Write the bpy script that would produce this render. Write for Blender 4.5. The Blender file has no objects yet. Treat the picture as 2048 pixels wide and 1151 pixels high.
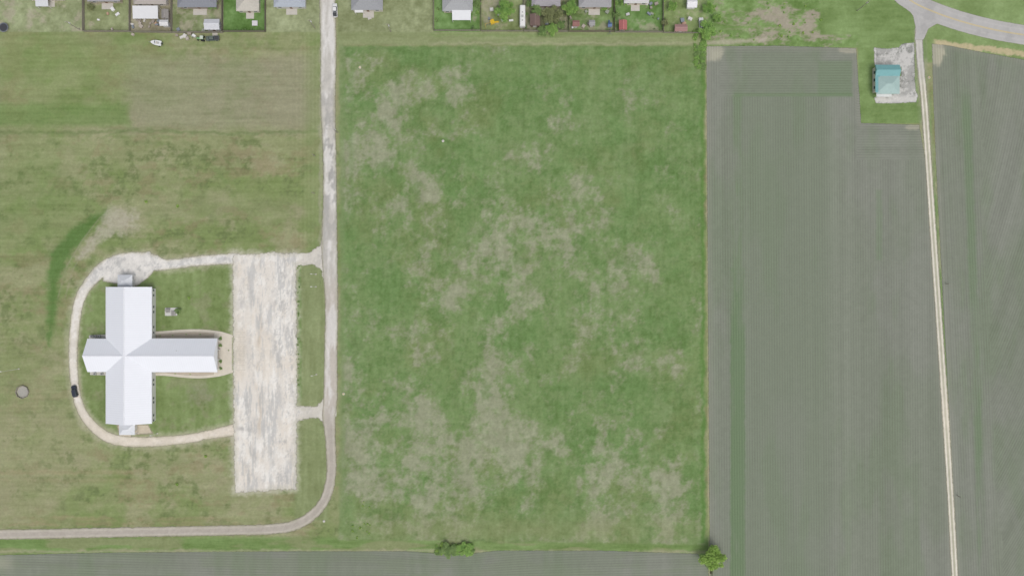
import bpy, math, random, numpy as np
from mathutils import Vector
random.seed(7)
S=0.2; H=273.0; CX=1024.0; CY=575.5; L=1.0
def W(px,py,z=0.0):
    k=(H-z)/H
    return ((px-CX)*S*k,(CY-py)*S*k)
scene=bpy.context.scene
col=scene.collection
# ------------------------------------------------------------ colour helpers
def lin(c):
    c=np.asarray(c,dtype=np.float64)/255.0
    return np.where(c<=0.04045,c/12.92,((c+0.055)/1.055)**2.4)
def C(r,g,b):
    v=np.clip(lin((r,g,b))/L,0,0.86)
    return (float(v[0]),float(v[1]),float(v[2]),1.0)
# ------------------------------------------------------------ numpy noise
_tabs={}
def vn(x,y,s,seed):
    if seed not in _tabs: _tabs[seed]=np.random.RandomState(seed).rand(256,256)
    T=_tabs[seed]
    u=x/s+1000.37; v=y/s+1000.71
    iu=np.floor(u).astype(np.int64); iv=np.floor(v).astype(np.int64)
    fu=u-iu; fv=v-iv
    fu=fu*fu*(3-2*fu); fv=fv*fv*(3-2*fv)
    a=T[iu%256,iv%256]; b=T[(iu+1)%256,iv%256]; c=T[iu%256,(iv+1)%256]; d=T[(iu+1)%256,(iv+1)%256]
    return (a*(1-fu)+b*fu)*(1-fv)+(c*(1-fu)+d*fu)*fv
def fbm(x,y,s,o,seed,g=0.55):
    t=0;a=1;n=0;ca,sa=math.cos(0.65),math.sin(0.65)
    for i in range(o):
        t=t+a*vn(x,y,s,seed*31+i); n+=a; a*=g; s*=0.5
        x,y=x*ca-y*sa,x*sa+y*ca
    return t/n
def sbm(x,y,s,o,seed,g=0.55):
    t=0;a=1;n=0
    for i in range(o):
        t=t+a*vn(x+i*37.3,y+i*91.7,s,seed*31+i); n+=a; a*=g; s*=0.5
    return t/n
def ss(a,b,x):
    t=np.clip((x-a)/(b-a),0,1); return t*t*(3-2*t)
# ------------------------------------------------------------ sdf (positive inside, px units)
def sd_line(X,Y,pts,w):
    best=np.full(X.shape,-1e9)
    for i in range(len(pts)-1):
        x0,y0=pts[i][:2]; x1,y1=pts[i+1][:2]
        w0=pts[i][2] if len(pts[i])>2 else w; w1=pts[i+1][2] if len(pts[i+1])>2 else w
        dx,dy=x1-x0,y1-y0; L2=dx*dx+dy*dy+1e-9
        t=np.clip(((X-x0)*dx+(Y-y0)*dy)/L2,0,1)
        d=np.sqrt((X-x0-t*dx)**2+(Y-y0-t*dy)**2)
        best=np.maximum(best,(w0+(w1-w0)*t)/2-d)
    return best
def sd_poly(X,Y,pts):
    n=len(pts); best=np.full(X.shape,1e9); ins=np.zeros(X.shape,bool)
    for i in range(n):
        x0,y0=pts[i]; x1,y1=pts[(i+1)%n]
        dx,dy=x1-x0,y1-y0; L2=dx*dx+dy*dy+1e-9
        t=np.clip(((X-x0)*dx+(Y-y0)*dy)/L2,0,1)
        best=np.minimum(best,np.sqrt((X-x0-t*dx)**2+(Y-y0-t*dy)**2))
        if y0!=y1:
            cr=((y0>Y)!=(y1>Y))&(X<(x1-x0)*(Y-y0)/(y1-y0)+x0)
            ins^=cr
    return np.where(ins,best,-best)
def rect(X,Y,x0,y0,x1,y1,soft=6):
    return ss(-soft,soft,np.minimum(np.minimum(X-x0,x1-X),np.minimum(Y-y0,y1-Y)))
def gau(X,Y,x,y,rx,ry=None):
    ry=ry or rx
    return np.exp(-(((X-x)/rx)**2+((Y-y)/ry)**2))
def smooth(pts,n=6):
    out=[]
    P=[pts[0]]+list(pts)+[pts[-1]]
    for i in range(1,len(P)-2):
        p0,p1,p2,p3=[np.array(q,float) for q in P[i-1:i+3]]
        for k in range(n):
            t=k/n
            out.append(tuple(0.5*((2*p1)+(-p0+p2)*t+(2*p0-5*p1+4*p2-p3)*t*t+(-p0+3*p1-3*p2+p3)*t**3)))
    out.append(tuple(pts[-1])); return out
def mx(c,t,m):
    m=np.clip(m,0,1)[:,None]
    return c*(1-m)+np.array(t,float)[None,:]*m if np.ndim(t)==1 else c*(1-m)+t*m
# ------------------------------------------------------------ grid sheets
def grid_mesh(name,xs,ys,z,keepfn,colfn,attrs,matl):
    XX,YY=np.meshgrid(xs,ys); sh=XX.shape
    wx=XX.ravel(); wy=YY.ravel()
    px=wx/S+CX; py=CY-wy/S
    d=keepfn(px,py) if keepfn else None
    nx=sh[1]; ny=sh[0]
    idx=np.arange(nx*ny).reshape(ny,nx)
    q=np.stack([idx[:-1,:-1],idx[:-1,1:],idx[1:,1:],idx[1:,:-1]],-1).reshape(-1,4)
    if d is not None:
        q=q[(d[q].max(1)>-1.3/S)]
        used=np.unique(q); rem=np.full(nx*ny,-1); rem[used]=np.arange(len(used)); q=rem[q]
        wx,wy,px,py,d=wx[used],wy[used],px[used],py[used],d[used]
    me=bpy.data.meshes.new(name); n=len(wx)
    co=np.empty((n,3),np.float32); co[:,0]=wx; co[:,1]=wy; co[:,2]=z
    me.vertices.add(n); me.vertices.foreach_set("co",co.ravel())
    me.loops.add(len(q)*4); me.loops.foreach_set("vertex_index",q.astype(np.int32).ravel())
    me.polygons.add(len(q)); me.polygons.foreach_set("loop_start",(np.arange(len(q))*4).astype(np.int32))
    me.update(calc_edges=True)
    c=lin(np.clip(colfn(px,py,d),0,255))/L
    ca=me.attributes.new("Col",'FLOAT_COLOR','POINT'); c4=np.ones((n,4),np.float32); c4[:,:3]=np.clip(c,0,.86)
    ca.data.foreach_set("color",c4.ravel())
    if d is not None:
        a=me.attributes.new("inset",'FLOAT','POINT'); a.data.foreach_set("value",(d*S).astype(np.float32))
    for k,fn in (attrs or {}).items():
        a=me.attributes.new(k,'FLOAT','POINT'); a.data.foreach_set("value",fn(px,py).astype(np.float32))
    me.materials.append(matl)
    o=bpy.data.objects.new(name,me); col.objects.link(o); o["kind"]="structure"
    return o
def nt(name):
    m=bpy.data.materials.new(name); m.use_nodes=True; t=m.node_tree
    return m,t,t.nodes,t.links,t.nodes["Principled BSDF"]
def noise(t,scale,detail=4,vec=None,rough=0.6):
    n=t.nodes.new("ShaderNodeTexNoise"); n.inputs["Scale"].default_value=scale
    n.inputs["Detail"].default_value=detail; n.inputs["Roughness"].default_value=rough
    if vec: t.links.new(vec,n.inputs["Vector"])
    return n.outputs["Fac"]
def math_(t,op,a,b=None,c=None):
    n=t.nodes.new("ShaderNodeMath"); n.operation=op
    for i,v in enumerate((a,b,c)):
        if v is None: continue
        if isinstance(v,(int,float)): n.inputs[i].default_value=v
        else: t.links.new(v,n.inputs[i])
    return n.outputs[0]
def maprange(t,v,a,b,c,d):
    n=t.nodes.new("ShaderNodeMapRange"); t.links.new(v,n.inputs[0])
    for i,k in enumerate((a,b,c,d)): n.inputs[i+1].default_value=k
    return n.outputs[0]
def scalecol(t,colr,fac):
    n=t.nodes.new("ShaderNodeVectorMath"); n.operation='SCALE'
    t.links.new(colr,n.inputs[0]); t.links.new(fac,n.inputs["Scale"]); return n.outputs[0]
def sheet_mat(name,amp=0.25,rag=0.0,rows=None,fs=1.2,soft=0.3,rs=.55):
    m,t,N,K,b=nt(name)
    geo=N.new("ShaderNodeNewGeometry"); pos=geo.outputs["Position"]
    at=N.new("ShaderNodeAttribute"); at.attribute_name="Col"
    n1=noise(t,fs,5,pos,0.7); n2=noise(t,fs*6,3,pos,0.6)
    f=math_(t,'ADD',math_(t,'MULTIPLY',math_(t,'SUBTRACT',n1,0.5),amp*2.4),math_(t,'MULTIPLY',math_(t,'SUBTRACT',n2,0.5),amp*1.2))
    if rows:
        ua=N.new("ShaderNodeAttribute"); ua.attribute_name="rowu"
        s=math_(t,'SINE',math_(t,'MULTIPLY',ua.outputs["Fac"],2*math.pi/rows[0]))
        n4=noise(t,.12,3,pos,.6)
        s=math_(t,'MULTIPLY',s,math_(t,'MULTIPLY',maprange(t,n4,.35,.65,.4,1.4),rows[1]))
        f=math_(t,'ADD',f,s)
    f=math_(t,'ADD',f,1.0)
    K.new(scalecol(t,at.outputs["Color"],f),b.inputs["Base Color"])
    b.inputs["Roughness"].default_value=0.95; b.inputs["Specular IOR Level"].default_value=0.1
    bp=N.new("ShaderNodeBump"); bp.inputs["Strength"].default_value=0.3; bp.inputs["Distance"].default_value=0.05
    K.new(n2,bp.inputs["Height"]); K.new(bp.outputs[0],b.inputs["Normal"])
    if rag>0:
        di=N.new("ShaderNodeAttribute"); di.attribute_name="inset"
        n3=noise(t,rs,6,pos,0.75)
        e=math_(t,'ADD',di.outputs["Fac"],math_(t,'MULTIPLY',math_(t,'SUBTRACT',n3,0.5),rag*2))
        K.new(maprange(t,e,-soft/2,soft/2,0.0,1.0),b.inputs["Alpha"])
    return m
def sheet(name,bbox,res,z,sdf,colfn,matl,attrs=None):
    x0,y0=W(bbox[0],bbox[3]); x1,y1=W(bbox[2],bbox[1])
    return grid_mesh(name,np.arange(x0,x1+res,res),np.arange(y0,y1+res,res),z,sdf,colfn,attrs,matl)

# ------------------------------------------------------------ ground
loop=smooth([(466,515),(400,521),(335,530),(300,519),(255,516),(210,532),(180,562),(157,600),(148,660),(147,735),(156,800),(178,843),(222,876),(290,883),(370,877),(466,858)],4)
church_in=[(466,525),(335,535),(270,560),(200,560),(165,610),(158,720),(165,800),(190,845),(235,870),(370,868),(466,852)]
def ground_col(X,Y,d):
    wX=X+(fbm(X,Y,70,4,90)-.5)*50; wY=Y+(fbm(X,Y,70,4,91)-.5)*50
    jX=X+(fbm(X,Y,14,3,92)-.5)*10; jY=Y+(fbm(X,Y,14,3,93)-.5)*10
    big=fbm(X/1.6,Y,130,5,1); med=fbm(X/1.4,Y,36,5,2,.65); fin=fbm(X,Y,9,4,3,.7); strk=sbm(X/9,Y,8,4,4,.7)
    vst=sbm(X,Y/9,8,3,5,.7)
    c=np.tile(np.array([[140,146,107]],float),(len(X),1))
    c=mx(c,(122,138,88),ss(.40,.62,big*.5+med*.5))
    c=mx(c,(152,150,120),ss(.48,.68,fbm(X/1.3,Y,60,6,6,.7))*.7)
    cl=ss(.50,.66,fbm(X/1.1,Y/1.1,15,5,7,.74))
    c=mx(c,(106,119,78),cl*.75*(0.3+.7*ss(255,300,Y))*ss(.36,.56,med))
    c=mx(c,(138,129,100),ss(.54,.70,fbm(X/1.5,Y,30,5,8,.72))*.5)
    # left field zones
    c=mx(c,(145,143,121),rect(wX*.5+X*.5,wY*.5+Y*.5,258,112,640,260,22)*.62)
    c=mx(c,(120,141,86),gau(X,Y,90,120,210,70)*.6)
    c=mx(c,(108,134,78),rect(jX+(wX-X)*.3,jY,-400,207,262,252,9)*.65)
    c=mx(c,(104,121,78),ss(5,0,np.abs(jY-264-2*np.sin(X/60)))*.55*(X<640))
    c=mx(c,(150,148,121),rect(wX,wY,230,395,640,440,24)*.35)
    c=mx(c,(149,149,117),rect(wX,wY,-300,690,140,1060,40)*.4)
    c=mx(c,(118,138,86),gau(X,Y,60,400,120,120)*.5)
    r=np.sqrt((X-300)**2+(Y-470)**2)
    for rr,aa in ((215,.4),(185,.3),(200,.2),(232,.25)):
        c=mx(c,(108,126,80),ss(5,0,np.abs(r-rr+8*(fbm(X,Y,40,3,11)-.5)))*ss(430,380,Y)*(X<480)*aa*ss(.35,.6,med))
    # swale and bare patch
    sw=sd_line(wX*0.2+X*.8,wY*.2+Y*.8,[(205,425,8),(180,445,20),(150,470,30),(122,510,34),(108,560,22),(102,620,14),(98,690,5)],20)
    c=mx(c,(86,117,62),ss(-9,9,sw+(fin-.5)*18)*.85)
    bp=np.maximum(gau(X,Y,240,440,50,38),.85*ss(-26,4,sd_line(X,Y,[(235,440,30),(195,475,14),(160,515,5)],10)))
    c=mx(c,(170,165,150),ss(.30,.70,bp*.72+(fin-.5)*.6+.04)*.75)
    c=mx(c,(156,150,132),ss(2.2,.4,np.abs(sd_line(X,Y,[(205,440),(170,485),(140,535),(122,600),(118,680)],14)))*ss(.4,.6,med)*.4)
    lf=(X<645)&(Y>62)
    c+= ((strk-.5)*22*lf)[:,None]*np.array([1,1,.9])
    c+= (np.sin(Y*2*math.pi/9.2+np.sin(X/70)*.8)*2.2*ss(.35,.6,med)*lf)[:,None]
    for yy,a in ((944,.35),(960,.25),(1036,.5),(1046,.5)):
        c=mx(c,(154,140,112),ss(7,1,np.abs(jY-yy))*a*ss(.4,.6,med)*(X<640)*ss(640,250,X)**.3)
    # inside church loop + islands : mown lawn
    cin=ss(-3,3,sd_poly(X,Y,church_in))
    lawn=np.array([122,140,90.])[None,:]+ (vst[:,None]-.5)*24+(med[:,None]-.5)*36+(fin[:,None]-.5)*14
    c=mx(c,lawn,cin*.95)
    c=mx(c,(138,137,118),ss(.36,.7,gau(X,Y,400,790,45,35)*.5+(fin-.5)*.5+.15)*.6*cin)
    c=mx(c,(140,140,112),ss(.5,.66,fbm(X,Y,26,5,13,.7))*.5*cin)
    isl=np.maximum(rect(X,Y,592,520,650,812,4),rect(X,Y,590,835,656,1040,4))
    c=mx(c,np.array([130,141,100.])[None,:]+(vst[:,None]-.5)*30+(med[:,None]-.5)*26,isl*.9)
    c=mx(c,(104,132,76),(ss(6,0,np.abs(jX-599))*rect(X,Y,590,525,608,800,3))*.7)
    hl=sd_line(X,Y,loop,14)
    c=mx(c,(174,171,150),ss(-16,-1,hl+(fin-.5)*16)*.6)
    c=mx(c,(186,183,168),ss(-14,0,sd_poly(X,Y,[(466,508),(592,510),(592,976),(470,983)])+(fin-.5)*16)*.65)
    # west-side verge of main road
    c=mx(c,(128,144,96),ss(34,4,np.abs(jX-630))*(Y>62)*(Y<500)*.45)
    c=mx(c,(160,159,138),ss(6,1,np.abs(jX-642))*(Y<500)*.55)
    c+=(np.sin(X*2*math.pi/8)*2.5*((X>590)&(X<640)&(Y<500)))[:,None]
    # bottom strip
    bs=ss(1068,1078,Y+(fin-.5)*8)
    c=mx(c,np.array([112,137,82.])[None,:]+(strk[:,None]-.5)*44,bs*.9)
    c=mx(c,(142,142,110),ss(.48,.6,sbm(X/5,Y,18,4,12))*bs*.6)
    c=mx(c,(164,158,136),ss(6,0,np.abs(jY-1101+ (X>900)*-2))*.6)
    # ------------ centre field
    cf=ss(-3,3,sd_poly(jX*.5+X*.5,jY*.5+Y*.5,[(680,92),(1405,92),(1411,1088),(676,1078),(684,980)]))
    g=np.tile(np.array([[114,137,88]],float),(len(X),1))
    g=mx(g,(103,131,79),ss(.40,.64,fbm(X,Y,80,7,21,.70))*.9)
    g=mx(g,(123,140,98),ss(.47,.66,fbm(X,Y,26,6,22,.75))*.5)
    g=mx(g,(117,129,84),ss(.48,.70,fbm(X,Y,100,5,28,.6))*.5)
    bias=(.10*gau(X,Y,750,940,110,130)+.045*gau(X,Y,850,330,150,230)+.035*gau(X,Y,1180,740,250,180)+.06*gau(X,Y,1060,930,330,130)
          +.12*gau(X,Y,1080,305,50,20)+.03*gau(X,Y,1150,400,120,160)-.13*gau(X,Y,1050,110,420,60)-.08*gau(X,Y,1380,550,60,500)-.08*gau(X,Y,1200,210,200,100)+.03*gau(X,Y,980,560,120,90)
          -.05*gau(X,Y,760,600,70,170)+.06*gau(X,Y,1340,1030,70,60)+.05*gau(X,Y,1250,720,60,40)-.015)
    sft=fbm(X,Y,72,7,23,.80)
    bl=sft+bias*.85
    g=mx(g,(141,147,118),ss(.46,.64,bl)*.72)
    g=mx(g,(154,154,134),ss(.54,.70,bl+(fin-.5)*.08)*.55)
    spk=vn(X,Y,3.2,777)*.6+vn(X+9,Y,6.5,778)*.4
    g=mx(g,(146,147,122),ss(.62,.80,spk)*ss(.40,.56,bl)*.3)
    g=mx(g,(90,119,68),ss(.60,.80,1-spk)*ss(.6,.45,bl)*.28)
    g=mx(g,(134,142,102),gau(X,Y,1050,1060,420,30)*.6)
    g=mx(g,(92,121,68),ss(.56,.74,fbm(X,Y,30,6,24,.7))*.45)
    g+= ((sbm(X/7,Y,7,3,25,.7)-.5)*10+(sbm(X,Y/8,7,3,26,.7)-.5)*15+(fin-.5)*14)[:,None]
    c=mx(c,g,cf)
    c=mx(c,(100,130,76),ss(10,0,np.abs(jX-703))*cf*.3*ss(800,300,Y))
    c=mx(c,(122,140,96),ss(9,2,np.abs(jX-684))*(Y>70)*(Y<1040)*.6)
    c=mx(c,(88,125,62),ss(7,0,np.abs(jX-1406))*(Y>60)*(Y<1085)*.7)
    c=mx(c,(168,159,140),ss(3.2,.8,np.abs(jX*.4+X*.6-1413.5-(Y-90)*.005))*(Y>85)*.6*ss(.3,.5,med))
    # north strip
    c=mx(c,np.array([136,146,106.])[None,:]+(strk[:,None]-.5)*34,rect(X,Y,674,62,1400,90,3)*.9)
    c=mx(c,(162,160,134),ss(4,0,np.abs(jY-87))*rect(X,Y,860,70,1390,100,10)*.45)
    c=mx(c,(120,143,88),ss(6,0,np.abs(jY-70))*rect(X,Y,860,60,1390,100,10)*.5)
    # yards
    for x0,x1,cc in ((-600,168,(140,149,112)),(168,262,(136,145,106)),(262,345,(146,142,120)),(345,447,(130,141,102)),(447,532,(98,128,72)),(532,640,(140,148,112)),(676,868,(138,146,109)),
                     (868,960,(112,142,86)),(960,1045,(128,140,96)),(1045,1135,(126,130,102)),(1135,1228,(114,136,86)),(1228,1325,(106,136,80)),(1325,1415,(124,141,92))):
        c=mx(c,np.array(cc,float)[None,:]+(med[:,None]-.5)*60+(fin[:,None]-.5)*34,rect(X,Y,x0,-900,x1,64,1.2))
    c=mx(c,(168,160,144),ss(.52,.68,fbm(X,Y,24,6,31,.7))*(Y<62)*.65*((X<447)|(X>945)))
    # north-east waste ground
    ne=rect(X,Y,1412,-900,1722,96,3)
    c=mx(c,np.array([116,142,86.])[None,:]+(med[:,None]-.5)*56+(fin[:,None]-.5)*30,ne)
    c=mx(c,(160,151,138),ss(.45,.64,fbm(X/1.8,Y,22,6,32,.8)+.17*gau(X,Y,1565,46,90,36)-.09)*ne*.9)
    for k,yy in enumerate((58,66,30)):
        c=mx(c,(160,156,134),ss(2.5,.5,np.abs(jY-yy-.08*(X-1560)))*rect(X,Y,1450,0,1700,90,20)*.4)
    c=mx(c,(178,169,155),ss(9,1,np.abs(jY-86+.04*(X-1420)))*rect(X,Y,1405,60,1540,100,14)*.75)
    c=mx(c,np.array([120,143,90.])[None,:]+(med[:,None]-.5)*46+(strk[:,None]-.5)*24,rect(X,Y,1640,-900,1845,247,2)*(1-rect(X,Y,1600,70,1716,300,2)))
    c=mx(c,np.array([126,147,96.])[None,:]+(med[:,None]-.5)*50,rect(X,Y,1850,-900,2900,125,2))
    c=mx(c,(188,174,142),ss(.45,.6,gau(Y-(86+.12*(X-1865)),X*0,0,0,11)*.45+fin*.4)*rect(X,Y,1868,60,2500,150,6)*.9)
    tv=sd_line(X,Y,[(1840,60),(1842,140),(1849,215),(1862,380),(1879,620),(1896,900),(1911,1160)],26)
    c=mx(c,(144,148,120),ss(-3,6,tv+(fin-.5)*6)*(Y>60)*.9)
    c=mx(c,(112,137,86),ss(.44,.58,sbm(X,Y/6,16,4,35))*ss(-3,6,tv)*(Y>60)*.85)
    c+=((fin-.5)*14)[:,None]
    return c
gx=np.concatenate([[-5000,-2500,-1200,-600,-330],np.arange(-226,226.01,.4),[330,600,1200,2500,5000]])
gy=np.concatenate([[-5000,-2500,-1200,-600,-280],np.arange(-126,126.01,.4),[280,600,1200,2500,5000]])
grid_mesh("ground",gx,gy,0.0,None,ground_col,None,sheet_mat("grass_ground",.24,0,fs=1.0))

# ------------------------------------------------------------ crops
def crop_base(X,Y,seed):
    c=np.tile(np.array([[125,131,117]],float),(len(X),1))
    c=mx(c,(129,133,122),ss(.42,.66,fbm(X,Y/3,90,4,seed)))
    c=mx(c,(117,129,107),ss(.48,.70,fbm(X*1.3,Y/3,60,4,seed+1))*.55)
    c+=((fbm(X,Y,9,4,seed+2,.7)-.5)*10)[:,None]
    return c
cropA=[(1413,93),(1560,92),(1712,97),(1722,246),(1838,250),(1852,330),(1868,560),(1884,800),(1905,1160),(1910,1500),(1424,1500),(1420,1151),(1416,600)]
def headland(X,Y):
    return (((Y<192)&(X>1440)&(X<1704))|((Y<318)&(X>1712)))
def cropA_col(X,Y,d):
    c=crop_base(X,Y,50)
    u=X-.007*Y
    c+=((vn(u,Y*0.02,6,60)-.5)*4+(vn(u,Y*0.02,11,61)-.5)*5+(vn(u,Y*0.01,33,62)-.5)*5)[:,None]*(~headland(X,Y))[:,None]
    c+=((vn(X*.02,Y,8,63)-.5)*6)[:,None]*headland(X,Y)[:,None]
    jX=X+(fbm(X,Y,10,3,64)-.5)*6
    c=mx(c,(110,129,98),rect(jX,Y,1466,190,1484,536,4)*.5*ss(.3,.5,fbm(X,Y/6,20,4,66)))
    c=mx(c,(100,124,88),rect(jX,Y,1461,536,1490,1200,3)*.68*ss(.2,.48,fbm(X,Y/6,24,4,67)))
    c=mx(c,(108,128,97),rect(jX,Y,1636,122,1704,192,4)*.5)
    c=mx(c,(106,128,94),rect(jX,Y,1470,186,1704,193,3)*.6)
    c=mx(c,(116,129,106),rect(jX,Y,1484,106,1640,182,4)*.25)
    c=mx(c,(110,130,99),rect(jX,Y,1752,380,1764,520,3)*.35)
    c=mx(c,(118,130,109),rect(jX,Y,1484,192,1660,1200,30)*.35)
    c=mx(c,(184,180,160),ss(.4,.62,gau(X,Y,1422,104,34,26)*.7+fbm(X,Y,10,3,65)*.3)*.65)
    c=mx(c,(182,176,156),ss(.42,.62,gau(X,Y,1700,100,26,9)*.7+fbm(X,Y,10,3,65)*.3)*.6)
    c=mx(c,(182,176,156),ss(.42,.62,gau(X,Y,1826,254,20,7)*.7+fbm(X,Y,10,3,65)*.3)*.6)
    c=mx(c,(140,140,129),ss(14,2,d)*.35)
    return c
cm=sheet_mat("crop_soil",.12,.5,rows=(1.02,.07),fs=1.4)
sheet("crop_field",(1405,84,1920,1330),.4,.012,lambda X,Y:sd_poly(X,Y,cropA),cropA_col,cm,
      {"rowu":lambda X,Y:np.where(headland(X,Y),Y*S,(X-.007*Y)*S)})
cropB=[(1864,88),(1900,92),(1960,104),(2060,122),(2400,150),(2400,1500),(1925,1500),(1914,1151),(1900,860),(1886,600),(1872,330),(1866,180)]
def rB(X,Y):
    a=(X-.045*Y)
    k=ss(60,110,X-(1866+.045*Y)+ (fbm(X,Y,60,3,70)-.5)*20)
    return a,k
def uB(X,Y):
    a,k=rB(X,Y)
    b=X*.93+Y*.30+.00022*(Y-500)**2
    return np.where(k>.5,b,a)
def cropB_col(X,Y,d):
    c=crop_base(X,Y,80); u=uB(X,Y)
    c+=((vn(u,Y*0.02,6,83)-.5)*6+(vn(u,Y*0.02,13,81)-.5)*5+(vn(u,Y*.01,34,82)-.5)*4)[:,None]
    jX=X+(fbm(X,Y,10,3,84)-.5)*6
    c=mx(c,(106,128,95),ss(13,4,np.abs(jX-(1926+.035*Y)))*ss(150,230,Y)*ss(.35,.6,fbm(X,Y/5,40,3,85))*.5)
    c=mx(c,(186,181,160),ss(.36,.62,gau(X,Y,1872,100,20,34)*.75+fbm(X,Y,10,3,86)*.3)*.75)
    c=mx(c,(140,140,129),ss(14,2,d)*.35)
    return c
sheet("crop_field",(1855,80,2250,1330),.4,.012,lambda X,Y:sd_poly(X,Y,cropB),cropB_col,cm,{"rowu":lambda X,Y:uB(X,Y)*S})
cropC=[(-400,1118),(0,1109),(200,1104),(600,1101),(820,1101),(880,1106),(935,1107),(990,1100),(1200,1100),(1395,1106),(1418,1140),(1424,1500),(-400,1500)]
def uC(X,Y): return Y-8*np.cos((X-700)/330)+10*np.exp(-((X-910)/110)**2)*-1*ss(1180,1100,Y)
def cropC_col(X,Y,d):
    c=crop_base(X,Y/3,100); u=uC(X,Y)
    c+=((vn(u,X*.02,10,101)-.5)*6+(vn(u,X*.02,5,104)-.5)*5)[:,None]
    c=mx(c,(120,131,108),ss(.45,.6,sbm(X/4,Y,20,3,102))*.35)
    c=mx(c,(166,164,148),gau(X,Y,0,1125,26,16)*.6)
    return c
sheet("crop_field",(-120,1090,1430,1330),.4,.012,lambda X,Y:sd_poly(X,Y,cropC),cropC_col,cm,{"rowu":lambda X,Y:uC(X,Y)*S})

# ------------------------------------------------------------ gravel lots and roads
gm=sheet_mat("gravel",.12,1.8,fs=1.3,soft=.5,rs=.5)
gmr=sheet_mat("gravel_road_surface",.13,.8,fs=1.3,soft=.6,rs=.4)
gm2=sheet_mat("concrete_pavement",.10,.12,fs=1.2,soft=.15)
lot=[(466,508),(500,509),(548,504),(592,510),(594,700),(593,976),(540,980),(470,984),(468,860)]
def lot_sdf(X,Y):
    d=sd_poly(X,Y,lot)
    d=np.maximum(d,sd_line(X,Y,[(575,520,28),(620,517,22),(650,500,26)],20))
    d=np.maximum(d,sd_poly(X,Y,[(606,528),(632,508),(642,485),(652,462),(662,470),(662,590),(650,565),(643,542),(630,529)]))
    d=np.maximum(d,sd_line(X,Y,smooth([(584,822,24),(615,822,19),(640,816,15),(655,795,13),(662,770,10)],4),14))
    d=np.maximum(d,sd_line(X,Y,smooth([(584,836,20),(612,829,15),(638,829,13),(655,845,13),(662,875,10)],4),14))
    d=np.maximum(d,sd_line(X,Y,[(640,822,14),(664,822,22)],14))
    return d
def lot_col(X,Y,d):
    c=np.tile(np.array([[217,212,203]],float),(len(X),1))
    c=mx(c,(230,228,222),ss(.42,.62,fbm(X,Y/1.6,26,6,120,.78))*.8)
    c=mx(c,(202,199,193),ss(.50,.66,fbm(X,Y/1.5,20,6,121,.8))*.6)
    c=mx(c,(212,202,186),ss(.5,.66,fbm(X,Y/2,30,5,119,.7))*.35)
    c=mx(c,(192,178,158),ss(6,0,np.abs(X-519+(fbm(X,Y,40,3,122)-.5)*16))*ss(.46,.62,fbm(X,Y/3,18,4,123))*.5*(Y<880))
    stk=sbm(X,Y/7,8,5,128,.7)
    c=mx(c,(180,180,178),ss(.50,.64,stk)*ss(.38,.56,fbm(X,Y/3,50,3,129))*.65)
    c=mx(c,(172,171,168),ss(.54,.66,fbm(X,Y/2.4,12,6,124,.8))*ss(536,556,X)*.6)
    c=mx(c,(176,175,172),ss(.58,.68,fbm(X,Y/2.5,14,6,118,.8))*.4)
    c=mx(c,(176,174,170),gau(X,Y,490,856,22,5)*ss(.4,.6,fbm(X,Y,9,3,125))*.9)
    c=mx(c,(198,187,168),gau(X,Y,480,700,16,44)*.5)
    c+=((sbm(X,Y/9,5,4,126,.7)-.5)*20)[:,None]
    e=ss(11,0,d+(fbm(X,Y,14,5,127,.7)-.5)*18)
    c=mx(c,(186,183,168),e*.55)
    c=mx(c,(194,190,181),ss(590,615,X)*.5)
    return c
sheet("parking_lot",(455,455,672,992),.4,.030,lot_sdf,lot_col,gm)
loop2=smooth([(472,517,22),(400,521,19),(335,529,20),(300,524,34),(255,522,34),(212,535,30),(182,562,22),(160,598,19),(149,660,18),(147,735,16),(156,800,16),(178,843,18),(222,876,20),(290,883,19),(370,877,17),(420,868,17),(472,858,24)],5)
def loop_sdf(X,Y):
    d=sd_line(X,Y,loop2,12)
    d=np.maximum(d,sd_poly(X,Y,[(206,530),(240,508),(300,503),(316,532),(296,556),(272,572),(228,566),(206,562)]))
    return d
def loop_col(X,Y,d):
    c=np.tile(np.array([[215,210,200]],float),(len(X),1))
    top=ss(620,545,Y)
    c=mx(c,(212,210,205),top*.9)
    c=mx(c,(176,176,174),ss(.48,.62,fbm(X,Y,16,6,130,.8))*top*.65)
    c=mx(c,(228,225,219),ss(.5,.62,fbm(X,Y,14,5,132,.7))*.6)
    c=mx(c,(206,192,172),ss(780,850,Y)*.4)
    c+=((fbm(X,Y,12,5,131,.7)-.5)*30)[:,None]
    c=mx(c,(178,173,150),ss(5,0,d+(fbm(X,Y,10,3,133)-.5)*6)*.55)
    return c
sheet("driveway",(125,490,478,905),.4,.024,loop_sdf,loop_col,gmr)
road1=smooth([(653,-320,32),(655,0,31),(657,100,31),(656,200,29),(659,300,26),(660,400,27),(659,500,31),(663,600,25),(662,700,25),(661,790,27),(658,830,25),(661,880,20),(663,940,19),(655,985,19),(634,1020,19),(595,1047,20),(540,1057,20),(420,1060,19),(200,1064,19),(0,1068,19),(-300,1072,19)],5)
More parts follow.
